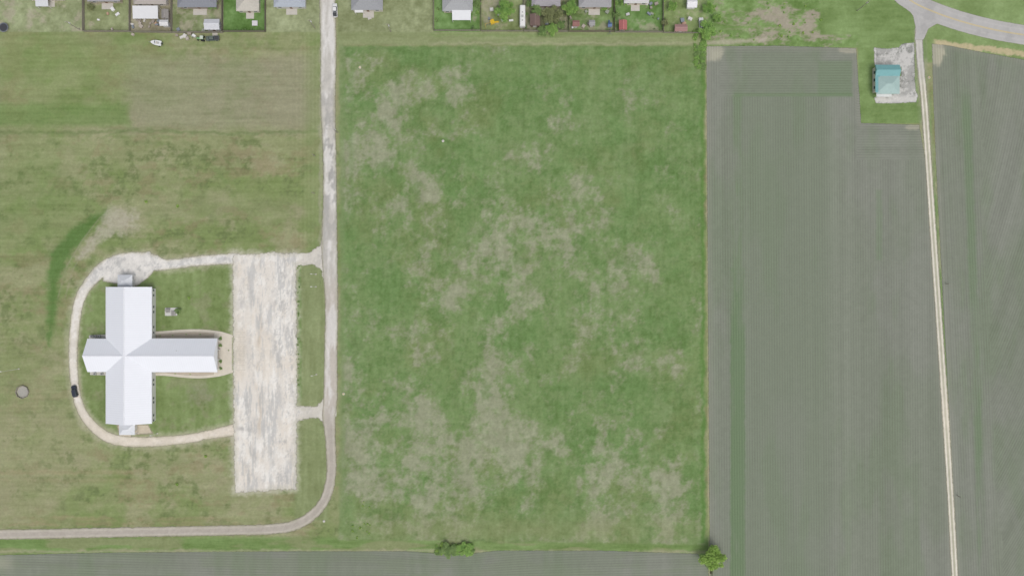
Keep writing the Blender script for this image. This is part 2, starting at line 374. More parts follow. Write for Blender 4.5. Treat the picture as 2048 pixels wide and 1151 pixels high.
def road1_col(X,Y,d):
    c=np.tile(np.array([[190,187,180]],float),(len(X),1))
    low=ss(800,860,Y)
    c=mx(c,(171,164,154),low*.9)
    c=mx(c,(183,174,163),ss(500,620,Y)*.6*(1-low))
    c=mx(c,(214,212,208),ss(.44,.6,sbm(X,Y/5,14,5,140,.65))*(1-low)*.8)
    c=mx(c,(204,198,187),ss(3,0,np.abs(d-3.6))*low*.45)
    c=mx(c,(150,149,146),ss(.5,.62,fbm(X,Y/2,9,4,141)+.10*gau(X,Y,658,380,20,30)+.07*gau(X,Y,657,230,16,60))*gau(Y,Y*0,330,0,150)*.7)
    c=mx(c,(160,150,132),ss(5,0,np.abs(X-673+(fbm(X,Y,20,3,143)-.5)*8))*(Y<300)*.4)
    c+=((sbm(X,Y/6,6,4,142,.7)-.5)*26*(1-low)+(fbm(X,Y,7,4,144,.7)-.5)*22*low)[:,None]
    c=mx(c,(160,158,136),ss(5,0,d+(fbm(X,Y,10,3,145)-.5)*5)*.6)
    return c
sheet("gravel_road",(-200,-300,690,1095),.4,.036,lambda X,Y:sd_line(X,Y,road1,22),road1_col,gmr)
trk=smooth([(1838,55,15),(1838,90,14),(1842,140,13),(1848,200,13),(1855,300,13),(1863,420,13),(1878,640,13),(1894,880,13),(1908,1120,13),(1918,1330,13)],4)
def trk_col(X,Y,d):
    c=np.tile(np.array([[172,170,150]],float),(len(X),1))
    rut=ss(2.4,.6,np.abs(d-2.9))
    c=mx(c,(222,217,205),rut*(.9+.3*(sbm(X,Y/4,12,3,150)-.5)))
    c=mx(c,(188,186,181),ss(200,120,Y)*.8)
    c=mx(c,(222,213,194),gau(Y,Y*0,830,0,70)*.4)
    c+=((fbm(X,Y,9,4,151,.7)-.5)*24)[:,None]
    return c
sheet("dirt_track",(1820,50,1935,1330),.3,.024,lambda X,Y:sd_line(X,Y,trk,14),trk_col,sheet_mat("track_gravel",.12,.6,fs=1.3,soft=.6))
asph=smooth([(1740,-110),(1790,-28),(1822,2),(1862,22),(1915,41),(1975,57),(2040,69),(2130,80),(2350,96)],5)
def asph_sdf(X,Y):
    d=sd_line(X,Y,asph,39)
    return np.maximum(d,sd_poly(X,Y,[(1808,10),(1826,32),(1832,60),(1829,80),(1847,80),(1856,58),(1880,44)]))
def asph_col(X,Y,d):
    c=np.tile(np.array([[176,175,173]],float),(len(X),1))
    c+=((fbm(X,Y,14,5,160,.7)-.5)*20)[:,None]
    c=mx(c,(190,188,184),ss(2.2,.5,np.abs(d-9))*.4)
    c=mx(c,(158,157,156),ss(.56,.66,fbm(X,Y,26,5,161))*.5)
    c=mx(c,(182,179,170),ss(3,0,d)*.6)
    return c
am=sheet_mat("asphalt",.07,.25,fs=1.5,soft=.25)
sheet("road",(1725,-100,2300,110),.4,.036,asph_sdf,asph_col,am)
pad=[(1748,96),(1775,98),(1798,95),(1806,88),(1828,86),(1829,150),(1831,182),(1836,192),(1832,204),(1790,207),(1752,206),(1748,196),(1760,190),(1800,187),(1803,134),(1749,132)]
def pad_col(X,Y,d):
    c=np.tile(np.array([[194,193,189]],float),(len(X),1))
    c=mx(c,(156,156,152),ss(.45,.58,fbm(X,Y*1.3,18,6,170,.8))*.8)
    c=mx(c,(212,210,206),ss(2,.3,np.abs(Y-131))*.8*(X<1800)+ss(2,.3,np.abs(X-1750))*.6*(Y<132))
    c=mx(c,(124,126,120),ss(.54,.64,fbm(X,Y,12,6,171,.78))*.65)
    c=mx(c,(212,210,205),rect(X,Y,1752,192,1836,205,4)*.7)
    return c
sheet("parking_lot",(1740,78,1842,215),.3,.018,lambda X,Y:np.maximum(sd_poly(X,Y,pad),sd_line(X,Y,[(1806,170,36),(1806,195,20)],20)),pad_col,sheet_mat("broken_asphalt",.14,.8,fs=1.5,soft=.4,rs=.6))

# church walks
def concol(base):
    def f(X,Y,d):
        c=np.tile(np.array([base],float),(len(X),1))
        c+=((fbm(X,Y,10,4,180,.7)-.5)*18)[:,None]; return c
    return f
w1=smooth([(300,667),(330,664),(370,661),(405,661),(440,665),(464,672)],4); w2=smooth([(300,748),(330,748),(370,752),(405,753),(440,749),(464,742)],4)
sheet("footpath",(295,652,470,762),.3,.018,lambda X,Y:np.maximum(np.maximum(sd_line(X,Y,w1,5.5),sd_line(X,Y,w2,5.5)),sd_poly(X,Y,[(428,666),(464,672),(464,742),(428,750)])),concol((206,199,185)),gm2)
sheet("mulch_bed",(295,660,440,752),.3,.010,lambda X,Y:sd_poly(X,Y,[(312,662),(400,659),(436,663),(436,750),(400,752),(312,748)]),concol((184,173,157)),gm2)
sheet("footpath",(172,662,216,760),.3,.018,lambda X,Y:np.maximum(sd_poly(X,Y,[(178,670),(212,668),(212,680),(178,680)]),sd_poly(X,Y,[(180,740),(213,740),(213,750),(180,749)])),concol((190,188,181)),gm2)
sheet("footpath",(225,842,312,878),.3,.018,lambda X,Y:np.maximum(sd_poly(X,Y,[(266,848),(296,849),(306,866),(270,868)]),sd_poly(X,Y,[(235,850),(266,850),(262,874),(240,872)])),concol((196,186,168)),sheet_mat("bare_earth",.2,.7,fs=1.3,soft=.8))
sheet("concrete_pad",(325,608,360,636),.3,.03,lambda X,Y:sd_poly(X,Y,[(330,615),(355,615),(355,631),(330,631)]),concol((200,200,195)),gm2)

# ------------------------------------------------------------ mesh builder
class MB:
    def __init__(s): s.v=[]; s.f=[]
    def add(s,vs,fs):
        b=len(s.v); s.v+=[tuple(v) for v in vs]; s.f+=[tuple(i+b for i in f) for f in fs]; return s
    def box(s,x,y,z,sx,sy,sz,rot=0,bev=0):
        c,n=math.cos(rot),math.sin(rot); vs=[]
        for dz in (0,sz):
            for ax,ay in ((-1,-1),(1,-1),(1,1),(-1,1)):
                lx,ly=ax*sx/2,ay*sy/2
                vs.append((x+lx*c-ly*n,y+lx*n+ly*c,z+dz))
        return s.add(vs,[(3,2,1,0),(4,5,6,7),(0,1,5,4),(1,2,6,5),(2,3,7,6),(3,0,4,7)])
    def tube(s,p0,p1,r0,r1=None,n=8):
        r1=r0 if r1 is None else r1
        p0=Vector(p0);p1=Vector(p1);d=(p1-p0).normalized()
        a=d.orthogonal().normalized(); b=d.cross(a)
        vs=[p0+(a*math.cos(2*math.pi*i/n)+b*math.sin(2*math.pi*i/n))*r0 for i in range(n)]+[p1+(a*math.cos(2*math.pi*i/n)+b*math.sin(2*math.pi*i/n))*r1 for i in range(n)]
        return s.add(vs,[(i,(i+1)%n,n+(i+1)%n,n+i) for i in range(n)]+[tuple(range(n-1,-1,-1)),tuple(range(n,2*n))])
    def loft(s,rings):
        n=len(rings[0]); vs=[p for r in rings for p in r]; fs=[]
        for k in range(len(rings)-1):
            for i in range(n): fs.append((k*n+i,k*n+(i+1)%n,(k+1)*n+(i+1)%n,(k+1)*n+i))
        fs+= [tuple(range(n-1,-1,-1)),tuple((len(rings)-1)*n+i for i in range(n))]
        return s.add(vs,fs)
    def ob(s,name,m,parent=None,loc=(0,0,0),rz=0,smooth=False):
        me=bpy.data.meshes.new(name); me.from_pydata(s.v,[],s.f); me.materials.append(m)
        if smooth: me.polygons.foreach_set("use_smooth",[True]*len(me.polygons))
        me.update()
        o=bpy.data.objects.new(name,me); col.objects.link(o); o.location=loc; o.rotation_euler[2]=rz
        if parent: o.parent=parent
        return o
def thing(name,loc,label,cat,rz=0,group=None,sc=1):
    o=bpy.data.objects.new(name,None); col.objects.link(o); o.location=(loc[0],loc[1],loc[2] if len(loc)>2 else 0); o.rotation_euler[2]=rz
    o.scale=(sc,sc,sc); o.empty_display_size=.5
    o["label"]=label;o["category"]=cat
    if group:o["group"]=group
    return o
_m={}
def M(name,c,rough=.7,metal=0,amt=.12,scale=1.5,lines=None,spec=.3):
    key=(name,c)
    if key in _m: return _m[key]
    m,t,N,K,b=nt(name)
    tc=N.new("ShaderNodeTexCoord"); ov=tc.outputs["Object"]
    n1=noise(t,scale,5,ov,.65)
    f=math_(t,'ADD',math_(t,'MULTIPLY',math_(t,'SUBTRACT',n1,.5),amt*2.5),1.0)
    if lines:
        sx=N.new("ShaderNodeSeparateXYZ"); K.new(ov,sx.inputs[0])
        fr=math_(t,'FRACT',math_(t,'MULTIPLY',sx.outputs[lines[0]],1/lines[1]))
        ln=math_(t,'LESS_THAN',fr,lines[2])
        f=math_(t,'MULTIPLY',f,math_(t,'SUBTRACT',1.0,math_(t,'MULTIPLY',ln,lines[3])))
    rgb=N.new("ShaderNodeRGB"); rgb.outputs[0].default_value=C(*c)
    K.new(scalecol(t,rgb.outputs[0],f),b.inputs["Base Color"])
    b.inputs["Roughness"].default_value=rough; b.inputs["Metallic"].default_value=metal; b.inputs["Specular IOR Level"].default_value=spec
    _m[key]=m; return m
glass=M("window_glass",(70,78,84),.15,0,.05,spec=.6)
glass_pale=M("tinted_window_glass",(104,110,114),.2,0,.05,spec=.6)
white_trim=M("white_trim",(214,214,212),.6)
# ------------------------------------------------------------ roofs/houses
def roof(mb,w,d,z,rise,kind,th=.18,ox=0,oy=0):
    a,b=w/2,d/2
    if w>=d:
        r=(a-b*.98) if kind=='hip' else a
        R=[(-r,0),(r,0)]
    else:
        r=(b-a*.98) if kind=='hip' else b
        R=[(0,-r),(0,r)]
    B=[(-a,-b),(a,-b),(a,b),(-a,b)]
    vs=[(x+ox,y+oy,z-th) for x,y in B]+[(x+ox,y+oy,z) for x,y in B]+[(x+ox,y+oy,z+rise) for x,y in R]
    fs=[(3,2,1,0),(0,1,5,4),(1,2,6,5),(2,3,7,6),(3,0,4,7)]
    if w>=d: fs+=[(4,5,9,8),(5,6,9),(6,7,8,9),(7,4,8)]
    else: fs+=[(4,5,8),(5,6,9,8),(6,7,9),(7,4,8,9)]
    mb.add(vs,fs)
def window_part(parent,x,y,z,w,h,rz,gl=None):
    g=MB().box(0,0,0,w,.06,h).ob("window",gl or glass,parent,(x,y,z),rz)
    f=MB().box(0,-.02,-.08,w+.16,.10,.08).box(0,-.02,h,w+.16,.10,.08).box(-w/2-.04,-.02,0,.08,.10,h).box(w/2+.04,-.02,0,.08,.10,h)
    f.ob("frame",white_trim,g)
def house(px,py,w,d,roofc,wallc,label,kind='hip',rz=0,rise=None,wh=2.8,name="house",chim=False,cat="house",lines=(1,.4,.12,.1)):
    x,y=W(px,py,wh)
    t=thing(name,(x,y),label,cat,rz)
    rise=rise or min(w,d)*.2
    wm=M("siding",wallc,.8); rm=M("shingles",roofc,.9,0,.16,1.6,lines)
    ww,dd=w-.9,d-.9
    mb=MB().box(0,0,0,ww,dd,wh-.19)
    if kind=='gable':
        k=rise*.9
        if w>=d: mb.add([(-ww/2,-dd/2,wh-.19),(-ww/2,dd/2,wh-.19),(-ww/2,0,wh+k*.9),(ww/2,-dd/2,wh-.19),(ww/2,dd/2,wh-.19),(ww/2,0,wh+k*.9)],[(0,2,1),(3,4,5),(0,3,5,2),(1,2,5,4)])
        else: mb.add([(-ww/2,-dd/2,wh-.19),(ww/2,-dd/2,wh-.19),(0,-dd/2,wh+k*.9),(-ww/2,dd/2,wh-.19),(ww/2,dd/2,wh-.19),(0,dd/2,wh+k*.9)],[(0,1,2),(3,5,4),(0,2,5,3),(1,4,5,2)])
    mb.ob("wall",wm,t)
    rb=MB(); roof(rb,w,d,wh,rise,kind); r=rb.ob("roof",rm,t)
    if w>=d: rr=(w/2-d/2*.98) if kind=='hip' else w/2; MB().box(0,0,wh+rise-.05,2*max(rr,.2),.3,.11).ob("ridge_cap",M("ridge",tuple(min(255,c+14) for c in roofc),.9),r)
    else: rr=(d/2-w/2*.98) if kind=='hip' else d/2; MB().box(0,0,wh+rise-.05,.3,2*max(rr,.2),.11).ob("ridge_cap",M("ridge",tuple(min(255,c+14) for c in roofc),.9),r)
    if w>5:
        MB().tube((w*.18,-d*.2,wh),(w*.18,-d*.2,wh+rise*.6+.35),.12).ob("vent_pipe",white_trim,r)
        for xx in (-.34,.3): window_part(t,xx*w,-dd/2-.03,1.0,1.3,1.2,0)
        for yy in (-.2,.2): window_part(t,ww/2+.03,yy*d,1.0,1.2,1.2,math.pi/2); window_part(t,-ww/2-.03,yy*d,1.0,1.2,1.2,-math.pi/2)
        dr=MB().box(0,0,.05,.95,.06,2.05).ob("door",M("door_paint",(120,96,80),.6),t,(0,-dd/2-.03,0))
        MB().box(.36,-.06,1.05,.08,.06,.08).ob("handle",M("metal",(150,150,150),.3,1),dr)
        MB().box(0,0,0,w*.35,2.4,.12).ob("patio",M("patio_concrete",(190,186,178),.9),t,(0,-dd/2-1.22,0))
    else:
        dr=MB().box(0,0,.05,min(1.3,w*.4),.06,1.8).ob("door",white_trim,t,(0,-dd/2-.03,0))
        MB().box(.3,-.05,.9,.06,.06,.12).ob("handle",M("metal",(150,150,150),.3,1),dr)
    if chim:
        MB().box(-w*.2,d*.1,wh,.8,.6,rise+.6).ob("chimney",M("brick",(150,110,95),.9),r)
    return t
def canopy(px,py,w,d,c,label,h=2.6,rz=0):
    x,y=W(px,py,h); t=thing("patio_cover",(x,y),label,"patio cover",rz)
    MB().add([(-w/2,-d/2,h),(w/2,-d/2,h),(w/2,d/2,h+.35),(-w/2,d/2,h+.35),(-w/2,-d/2,h-.1),(w/2,-d/2,h-.1),(w/2,d/2,h+.25),(-w/2,d/2,h+.25)],[(0,1,2,3),(7,6,5,4),(0,4,5,1),(1,5,6,2),(2,6,7,3),(3,7,4,0)]).ob("roof",M("metal_sheet",c,.5,0,.06,1,(0,.3,.15,.1)),t)
    for sx in (-1,1):
        for sy in (-1,1): MB().box(sx*(w/2-.15),sy*(d/2-.15),0,.12,.12,h-.1+(.22 if sy>0 else 0)).ob("post",white_trim,t)
    return t
house(88,-32,14,12,(176,176,174),(190,184,170),"house with pale grey shingle roof and rear porch")
canopy(84,5,5,3.2,(206,208,210),"pale metal patio cover behind a grey house")
house(207,-27,13,12,(150,150,152),(170,160,145),"grey roofed house behind a wooden fence")
house(300,-14,13,9,(168,162,156),(198,192,182),"grey-brown roofed house with white patio roof",chim=True)
canopy(291,25,10,5,(216,217,218),"large white metal patio cover joined to house")
house(330,28,2.8,3.6,(140,136,132),(160,150,140),"small grey backyard shed beside a patio",'gable',name="shed",cat="shed")
house(328,46,3.4,2.4,(204,204,204),(200,200,200),"small white backyard shed with low roof",'gable',name="shed",cat="shed")
house(394,-18,15.5,13,(132,135,142),(150,140,130),"house with dark slate grey shingle roof")
house(424,49,6,4.2,(196,198,202),(214,214,212),"white gabled storage shed beside the fence",'gable',name="shed",cat="shed")
house(495,-13,9,14,(186,182,172),(196,190,176),"house with pale beige roof and green lawn")
house(579,-21,12.5,14,(166,173,182),(190,188,184),"house with blue-grey roof and concrete patio")
house(734,-15,12.5,14,(150,152,155),(196,192,184),"house with mid grey roof near the gravel road")
canopy(718,20,3.4,2.2,(214,214,212),"small white patio cover behind grey house")
house(915,-10,12,13,(160,162,164),(186,176,164),"house with grey shingle roof and white patio roof",chim=True)
canopy(923,31,7.4,3.8,(222,224,226),"bright white metal patio cover at rear of house")
house(1092,-20,11.5,13,(156,153,158),(176,160,150),"house with lavender grey roof among trees")
house(1190,-18,13,13,(154,154,156),(180,168,154),"house with weathered grey roof and fenced yard")
house(1273,-26,10,13,(196,196,196),(200,190,176),"house with very pale grey roof")
house(1384,6,4,3.8,(220,220,222),(214,214,212),"white metal shed with low gable",'gable',name="shed",cat="shed")
house(1070,40,4,4.6,(116,98,92),(130,110,100),"dark brown backyard shed under trees",'gable',name="shed",cat="shed")
house(1152,47,2.8,2.4,(140,104,98),(190,175,165),"small reddish brown backyard shed",'gable',name="shed",cat="shed")
house(1246,50,3.2,3.8,(166,104,102),(200,185,175),"red roofed backyard shed with pale walls",'gable',name="shed",cat="shed")
house(1362,56,5,2.8,(156,124,120),(186,170,160),"low dusty red backyard shed by the fence",'gable',name="shed",cat="shed")
house(1184,46,2.4,2.2,(150,150,150),(170,160,150),"tiny grey garden shed in fenced yard",'gable',name="shed",cat="shed")

# ------------------------------------------------------------ church
ch=thing("church",(-151,-26.5),"white metal-roofed cross-shaped church building on mown lawn","church")
wallm=M("church_wall",(212,212,209),.7,0,.04)
seamY=M("standing_seam_roof",(226,229,235),.45,0,.03,.25,(1,.9,.12,.06)); seamX=M("standing_seam_roof_nave",(226,229,235),.45,0,.03,.25,(0,.9,.12,.06))
def gable_body(mb,x0,x1,y0,y1,h,rise,axis):
    if axis=='y':
        m=(x0+x1)/2
        vs=[(x0,y0,0),(x1,y0,0),(x1,y1,0),(x0,y1,0),(x0,y0,h),(x1,y0,h),(x1,y1,h),(x0,y1,h),(m,y0,h+rise),(m,y1,h+rise)]
        fs=[(0,1,5,8,4),(2,3,7,9,6),(1,2,6,5),(3,0,4,7),(4,8,9,7),(5,6,9,8)]
    else:
        m=(y0+y1)/2
        vs=[(x0,y0,0),(x1,y0,0),(x1,y1,0),(x0,y1,0),(x0,y0,h),(x1,y0,h),(x1,y1,h),(x0,y1,h),(x0,m,h+rise),(x1,m,h+rise)]
        fs=[(3,0,4,8,7),(1,2,6,9,5),(0,1,5,4),(2,3,7,6),(4,5,9,8),(7,8,9,6)]
    mb.add(vs,fs)
b=MB(); gable_body(b,-8.55,8.55,-26.3,26.3,3.75,3.15,'y'); gable_body(b,-15.9,32.4,-6.05,6.05,3.75,2.9,'x'); b.ob("wall",wallm,ch)
rb=MB(); roof(rb,18,53.8,4.0,3.45,'gable'); r1=rb.ob("roof",seamY,ch)
rb=MB(); roof(rb,51.2,13.1,4.02,3.3,'gable',ox=9.3); r2=rb.ob("roof",seamX,ch)
MB().box(0,0,7.40,.4,53.8,.08).ob("ridge_cap",M("ridge_metal",(222,224,229),.5),r1)
MB().box(9.3,0,7.27,51.2,.4,.08).ob("ridge_cap",M("ridge_metal",(222,224,229),.5),r2)
gut=M("gutter_metal",(200,202,204),.5)
for sx in (-1,1):
    for sy in (-1,1): MB().box(sx*9.08,sy*17,3.83,.14,20,.15).ob("gutter",gut,ch)
for sy in (-1,1): MB().box(22,sy*6.63,3.83,25.8,.14,.15).ob("gutter",gut,ch)
for py in (580,590,613,623,653,664,758,767,794,802,828,838):
    y=(CY-py)*S+26.5
    window_part(ch,8.58,y,1.2,.9,1.2,math.pi/2,glass_pale)
    window_part(ch,-8.58,y,1.2,.9,1.2,-math.pi/2,glass_pale)
for k in range(7):
    for sy in (-1,1): window_part(ch,12+k*2.9,sy*6.08,1.0,1.1,1.7,0 if sy<0 else math.pi,glass_pale)
dr=MB().box(0,0,.05,.08,2.0,2.3).ob("door",glass,ch,(32.45,0,0)); MB().box(.08,.15,1,.06,.06,.5).ob("handle",M("metal",(150,150,150),.3,1),dr)
for sy in (-5.6,-2,2,5.6): MB().tube((34.2,sy,0),(34.2,sy,3.82 if abs(sy)>5 else 5.6),.2,n=12).ob("column",white_trim,ch)
for sy,w,d in ((1,5.8,4.8),(-1,6.2,4.6)):
    yy=sy*(26.9+d/2); xx=-2.0 if sy>0 else -1.2
    pb=bpy.data.objects.new("porch",None); col.objects.link(pb); pb.parent=ch; pb.location=(xx,yy,0)
    rb=MB(); roof(rb,w,d,3.2,1.3,'hip'); rb.ob("roof",M("porch_roof",(212,215,220),.5,0,.03,1,(0,.6,.15,.06)),pb)
    MB().box(0,-sy*.6,0,w-1.6,d-1.8,3.0).ob("wall",wallm,pb)
    for ax in (-1,1): MB().box(ax*(w/2-.3),sy*(d/2-.3),0,.25,.25,3.0).ob("post",white_trim,pb)
MB().tube((20,2,5.5),(20,2,6.9),.12).ob("vent_pipe",gut,r2)
def ac(px,py,label="grey air conditioning unit beside white church wall"):
    x,y=W(px,py,.5); t=thing("air_conditioner",(x,y),label,"air conditioner",group="air conditioning units around the church")
    MB().box(0,0,.05,.9,.9,.85).ob("casing",M("ac_metal",(176,178,176),.5),t)
    MB().tube((0,0,.9),(0,0,.95),.36,n=16).ob("fan_grille",M("ac_dark",(124,126,126),.5),t)
for p in ((184,672),(191,672),(199,672),(204,747),(190,747),(262,851),(248,866)): ac(*p)
def picnic(px,py,rz):
    x,y=W(px,py); t=thing("picnic_table",(x,y,.03),"grey picnic table on small concrete pad","picnic table",rz,group="picnic tables on the pad")
    wd=M("weathered_table_wood",(150,148,144),.8)
    MB().box(0,0,.72,1.8,.75,.05).ob("table_top",wd,t)
    for sy in (-1,1): MB().box(0,sy*.7,.42,1.8,.26,.05).ob("bench",wd,t)
    for sx in (-1,1):
        MB().tube((sx*.65,-.68,0),(sx*.65,-.2,.72),.04).tube((sx*.65,.68,0),(sx*.65,.2,.72),.04).box(sx*.65,0,.37,.08,1.5,.05).ob("leg",wd,t)
picnic(337,620,0); picnic(348,626,math.pi/2)
x,y=W(46,783); t=thing("game_pit",(x,y),"octagonal low-walled ball-game pit filled with grey gravel","game pit")
R=2.6; mb=MB(); 
for i in range(8):
    a=math.pi/8+i*math.pi/4; mb.box(R*math.cos(a)*.93*1.0,R*math.sin(a)*.93,0,.14,2*R*math.sin(math.pi/8)*.99,.6,a)
mb.ob("wall",M("weathered_wood",(146,140,132),.9),t)
mb=MB(); mb.add([(R*.9*math.cos(i*math.pi/4),R*.9*math.sin(i*math.pi/4),.05) for i in range(8)],[tuple(range(8))]); mb.ob("floor",M("pit_gravel",(164,162,154),.95,0,.3,4),t)

# ------------------------------------------------------------ teal building
tx,ty=W(1775,158,3.2)
t=thing("house",(tx,ty),"small building with teal metal roof on grey lot","house")
rc=M("teal_metal",(116,166,168),.6,0,.08,1,(0,.45,.15,.10)); rg=M("faded_teal_metal",(160,184,180),.6,0,.1,1,(1,.45,.15,.08))
MB().box(0,.2,0,8.6,9.6,3.0).ob("wall",M("siding",(206,200,188),.8),t)
rb=MB(); roof(rb,9.6,4.6,3.2,1.0,'gable',oy=3.3); rb.ob("roof",rc,t)
rb=MB(); roof(rb,9.2,7.4,3.15,1.2,'hip',ox=.2,oy=-2.2); rb.ob("roof",rg,t)
MB().box(-4.0,-2,3.25,1.8,6.6,.12).ob("porch_roof",rc,t)
MB().box(-1,-6.2,2.4,6,1.3,.1).ob("awning",M("awning_metal",(214,216,214),.5),t)
for xx in (-3.6,1.6): MB().box(xx,-6.7,0,.12,.12,2.4).ob("post",white_trim,t)
for yy in (-3,0,3): window_part(t,-4.33,yy,1,1.2,1.2,-math.pi/2)
for xx in (-2.5,2.8): window_part(t,xx,-4.63,1,1.2,1.2,0)
MB().box(0,0,.05,1,.06,2.1).ob("door",M("door_paint",(120,96,80),.6),t,(.4,-4.64,0))
MB().box(4.9,3.5,0,1.0,1.6,1.5).ob("cooling_unit",gut,t)

# ------------------------------------------------------------ fences
def fence(pts,label,h=1.8,c=(144,138,128),kind="wooden_fence"):
    P=[W(*p) for p in pts]
    x0,y0=P[0]; mb=MB()
    for (ax,ay),(bx,by) in zip(P[:-1],P[1:]):
        Ln=math.hypot(bx-ax,by-ay); a=math.atan2(by-ay,bx-ax); n=max(1,int(Ln/2.4))
        for k in range(n+1):
            f=k/n; mb.box(ax+(bx-ax)*f-x0,ay+(by-ay)*f-y0,0,.13,.13,h+.06,a)
        nb=int(Ln/.3)
        for k in range(nb):
            f=(k+.5)/nb
            mb.box(ax+(bx-ax)*f-x0+math.sin(a)*.08,ay+(by-ay)*f-y0-math.cos(a)*.08,.05,.27,.03,h-.05-random.random()*.06,a)
        mb.box((ax+bx)/2-x0,(ay+by)/2-y0,.4,Ln,.05,.09,a).box((ax+bx)/2-x0,(ay+by)/2-y0,h-.4,Ln,.05,.09,a)
    o=mb.ob(kind,M("fence_wood",c,.9,0,.25,2),None,(x0,y0,0)); o["label"]=label;o["category"]="fence";o["group"]="backyard fences"
    return o
fence([(170,-40),(170,64),(262,64)],"weathered wooden fence around corner backyard")
fence([(262,64),(262,-40)],"weathered wooden fence between backyards")
fence([(262,65),(345,66)],"weathered wooden fence behind cluttered yard")
fence([(345,64),(345,-40)],"grey wooden side fence between yards")
fence([(346,66),(447,66)],"weathered wooden fence behind grey house")
fence([(447,-40),(447,64),(532,64),(532,-40)],"dark wooden fence enclosing lush green lawn",c=(118,112,102))
fence([(868,-40),(868,62),(960,62)],"grey wooden fence around green yard",1.5)
fence([(945,-40),(945,22)],"short wooden fence beside the house",1.5)
fence([(962,62),(962,-40)],"thin grey fence between two yards",1.4)
fence([(962,63),(1045,63)],"grey wooden fence behind yard with playset",1.4)
fence([(1048,-10),(1048,63),(1135,64)],"brown wooden fence beside parked trailer")
fence([(1137,63),(1137,20)],"brown wooden side fence",c=(126,116,104))
fence([(1137,64),(1228,64),(1228,-40)],"tall brown fence around small green yard",c=(126,116,104))
fence([(1230,65),(1325,65),(1325,-40)],"weathered grey fence around lush yard")
fence([(1326,66),(1400,67)],"old grey fence ending near trees",1.4)

# ------------------------------------------------------------ trees
def leaf_mat(name,c,c2):
    m,t,N,K,b=nt(name)
    tc=N.new("ShaderNodeTexCoord"); n1=noise(t,.9,4,tc.outputs["Object"],.7)
    mi=N.new("ShaderNodeMix"); mi.data_type='RGBA'; mi.inputs["A"].default_value=C(*c); mi.inputs["B"].default_value=C(*c2)
    K.new(maprange(t,n1,.38,.62,0,1),mi.inputs["Factor"]); K.new(mi.outputs["Result"],b.inputs["Base Color"])
    b.inputs["Roughness"].default_value=.8; b.inputs["Specular IOR Level"].default_value=.15
    tr=N.new("ShaderNodeBsdfTranslucent"); K.new(mi.outputs["Result"],tr.inputs["Color"])
    ms=N.new("ShaderNodeMixShader"); ms.inputs[0].default_value=.45
    K.new(b.outputs[0],ms.inputs[1]); K.new(tr.outputs[0],ms.inputs[2]); K.new(ms.outputs[0],N["Material Output"].inputs["Surface"])
    return m
greens={"mid":leaf_mat("foliage_mid",(134,162,104),(168,194,130)),"dark":leaf_mat("foliage_dark",(110,138,92),(144,170,116)),"bright":leaf_mat("foliage_bright",(138,178,102),(182,212,128)),"olive":leaf_mat("foliage_olive",(142,150,108),(172,178,132)),"lime":leaf_mat("foliage_lime",(154,186,100),(184,212,124))}
bark=M("bark",(120,110,98),.9,0,.3,3)
def leafcloud(lobes,n,size,rs):
    tot=sum(r**2 for _,r in lobes)
    pos=[]
    for c,r in lobes:
        k=int(n*r*r/tot)
        d=rs.normal(size=(k,3)); d/=np.linalg.norm(d,axis=1)[:,None]
        rad=r*(rs.rand(k)**.35)*(0.8+.35*rs.rand(k)); p=np.array(c)[None,:]+d*rad[:,None]*np.array([1,1,.75]); pos.append(p)
    p=np.concatenate(pos); k=len(p)
    nrm=rs.normal(size=(k,3))+np.array([0,0,1.4]); nrm/=np.linalg.norm(nrm,axis=1)[:,None]
    t=np.cross(nrm,rs.normal(size=(k,3))); t/=np.linalg.norm(t,axis=1)[:,None]; bt=np.cross(nrm,t)
    s=(size*(.6+.8*rs.rand(k)))[:,None]
    V=np.stack([p-t*s,p-bt*s*.55,p+t*s,p+bt*s*.55],1).reshape(-1,3)
    return V,[(4*i,4*i+1,4*i+2,4*i+3) for i in range(k)]
variants=[]
for sd in range(4):
    rs=np.random.RandomState(sd+5); lobes=[]
    for i in range(16):
        a=(i*2.4+rs.rand()*.9); rr=.78*math.sqrt((i+.5)/16); lobes.append(((rr*math.cos(a),rr*math.sin(a),.8+rs.rand()*.5*(1-rr*.6)),.18+.19*rs.rand()))
    V,F=leafcloud(lobes,3800,.055,rs)
    cm_=bpy.data.meshes.new("crown"); cm_.from_pydata(V.tolist(),[],F)
    tb=MB().tube((0,0,0),(.02,0,.6),.09,.06)
    for c,r in lobes[:9]: tb.tube((.02,0,.4+.15*random.random()),c,.035,.012,5)
    tm=bpy.data.meshes.new("trunk"); tm.from_pydata(tb.v,[],tb.f); tm.materials.append(bark)
    variants.append((cm_,tm))
crown_cache={}
def tree(px,py,rpx,kind,label,v,group=None,name="tree",flat=1.0):
    r=rpx*S; x,y=W(px,py,r*1.1*flat)
    t=thing(name,(x,y),label,"tree",random.random()*6.28,group,sc=r); t.scale=(r,r,r*flat)
    key=(v,kind)
    if key not in crown_cache:
        m=variants[v][0].copy(); m.materials.append(greens[kind]); crown_cache[key]=m
    for nm,me in (("crown",crown_cache[key]),("trunk",variants[v][1])):
        o=bpy.data.objects.new(nm,me); col.objects.link(o); o.parent=t
tree(1427,1117,27,"lime","leafy bright green tree at crop field corner",0,flat=.8)
tree(896,1101,18,"mid","low spreading grey-green tree at crop field edge",3,flat=.4)
tree(932,1098,17,"bright","low spreading green tree at crop field edge",2,flat=.4)
tree(913,1099,12,"bright","small low tree between two spreading trees",1,flat=.4)
tree(1011,20,22,"bright","dense bright green tree in backyard",3)
tree(1074,22,14,"mid","dark green tree beside brown shed",1)
tree(1103,28,21,"olive","olive-green tree with thin crown in yard",2)
tree(1104,58,14,"bright","low green tree along the back fence",0,flat=.7)
tree(1086,62,12,"mid","low green tree along the back fence",3,flat=.7)
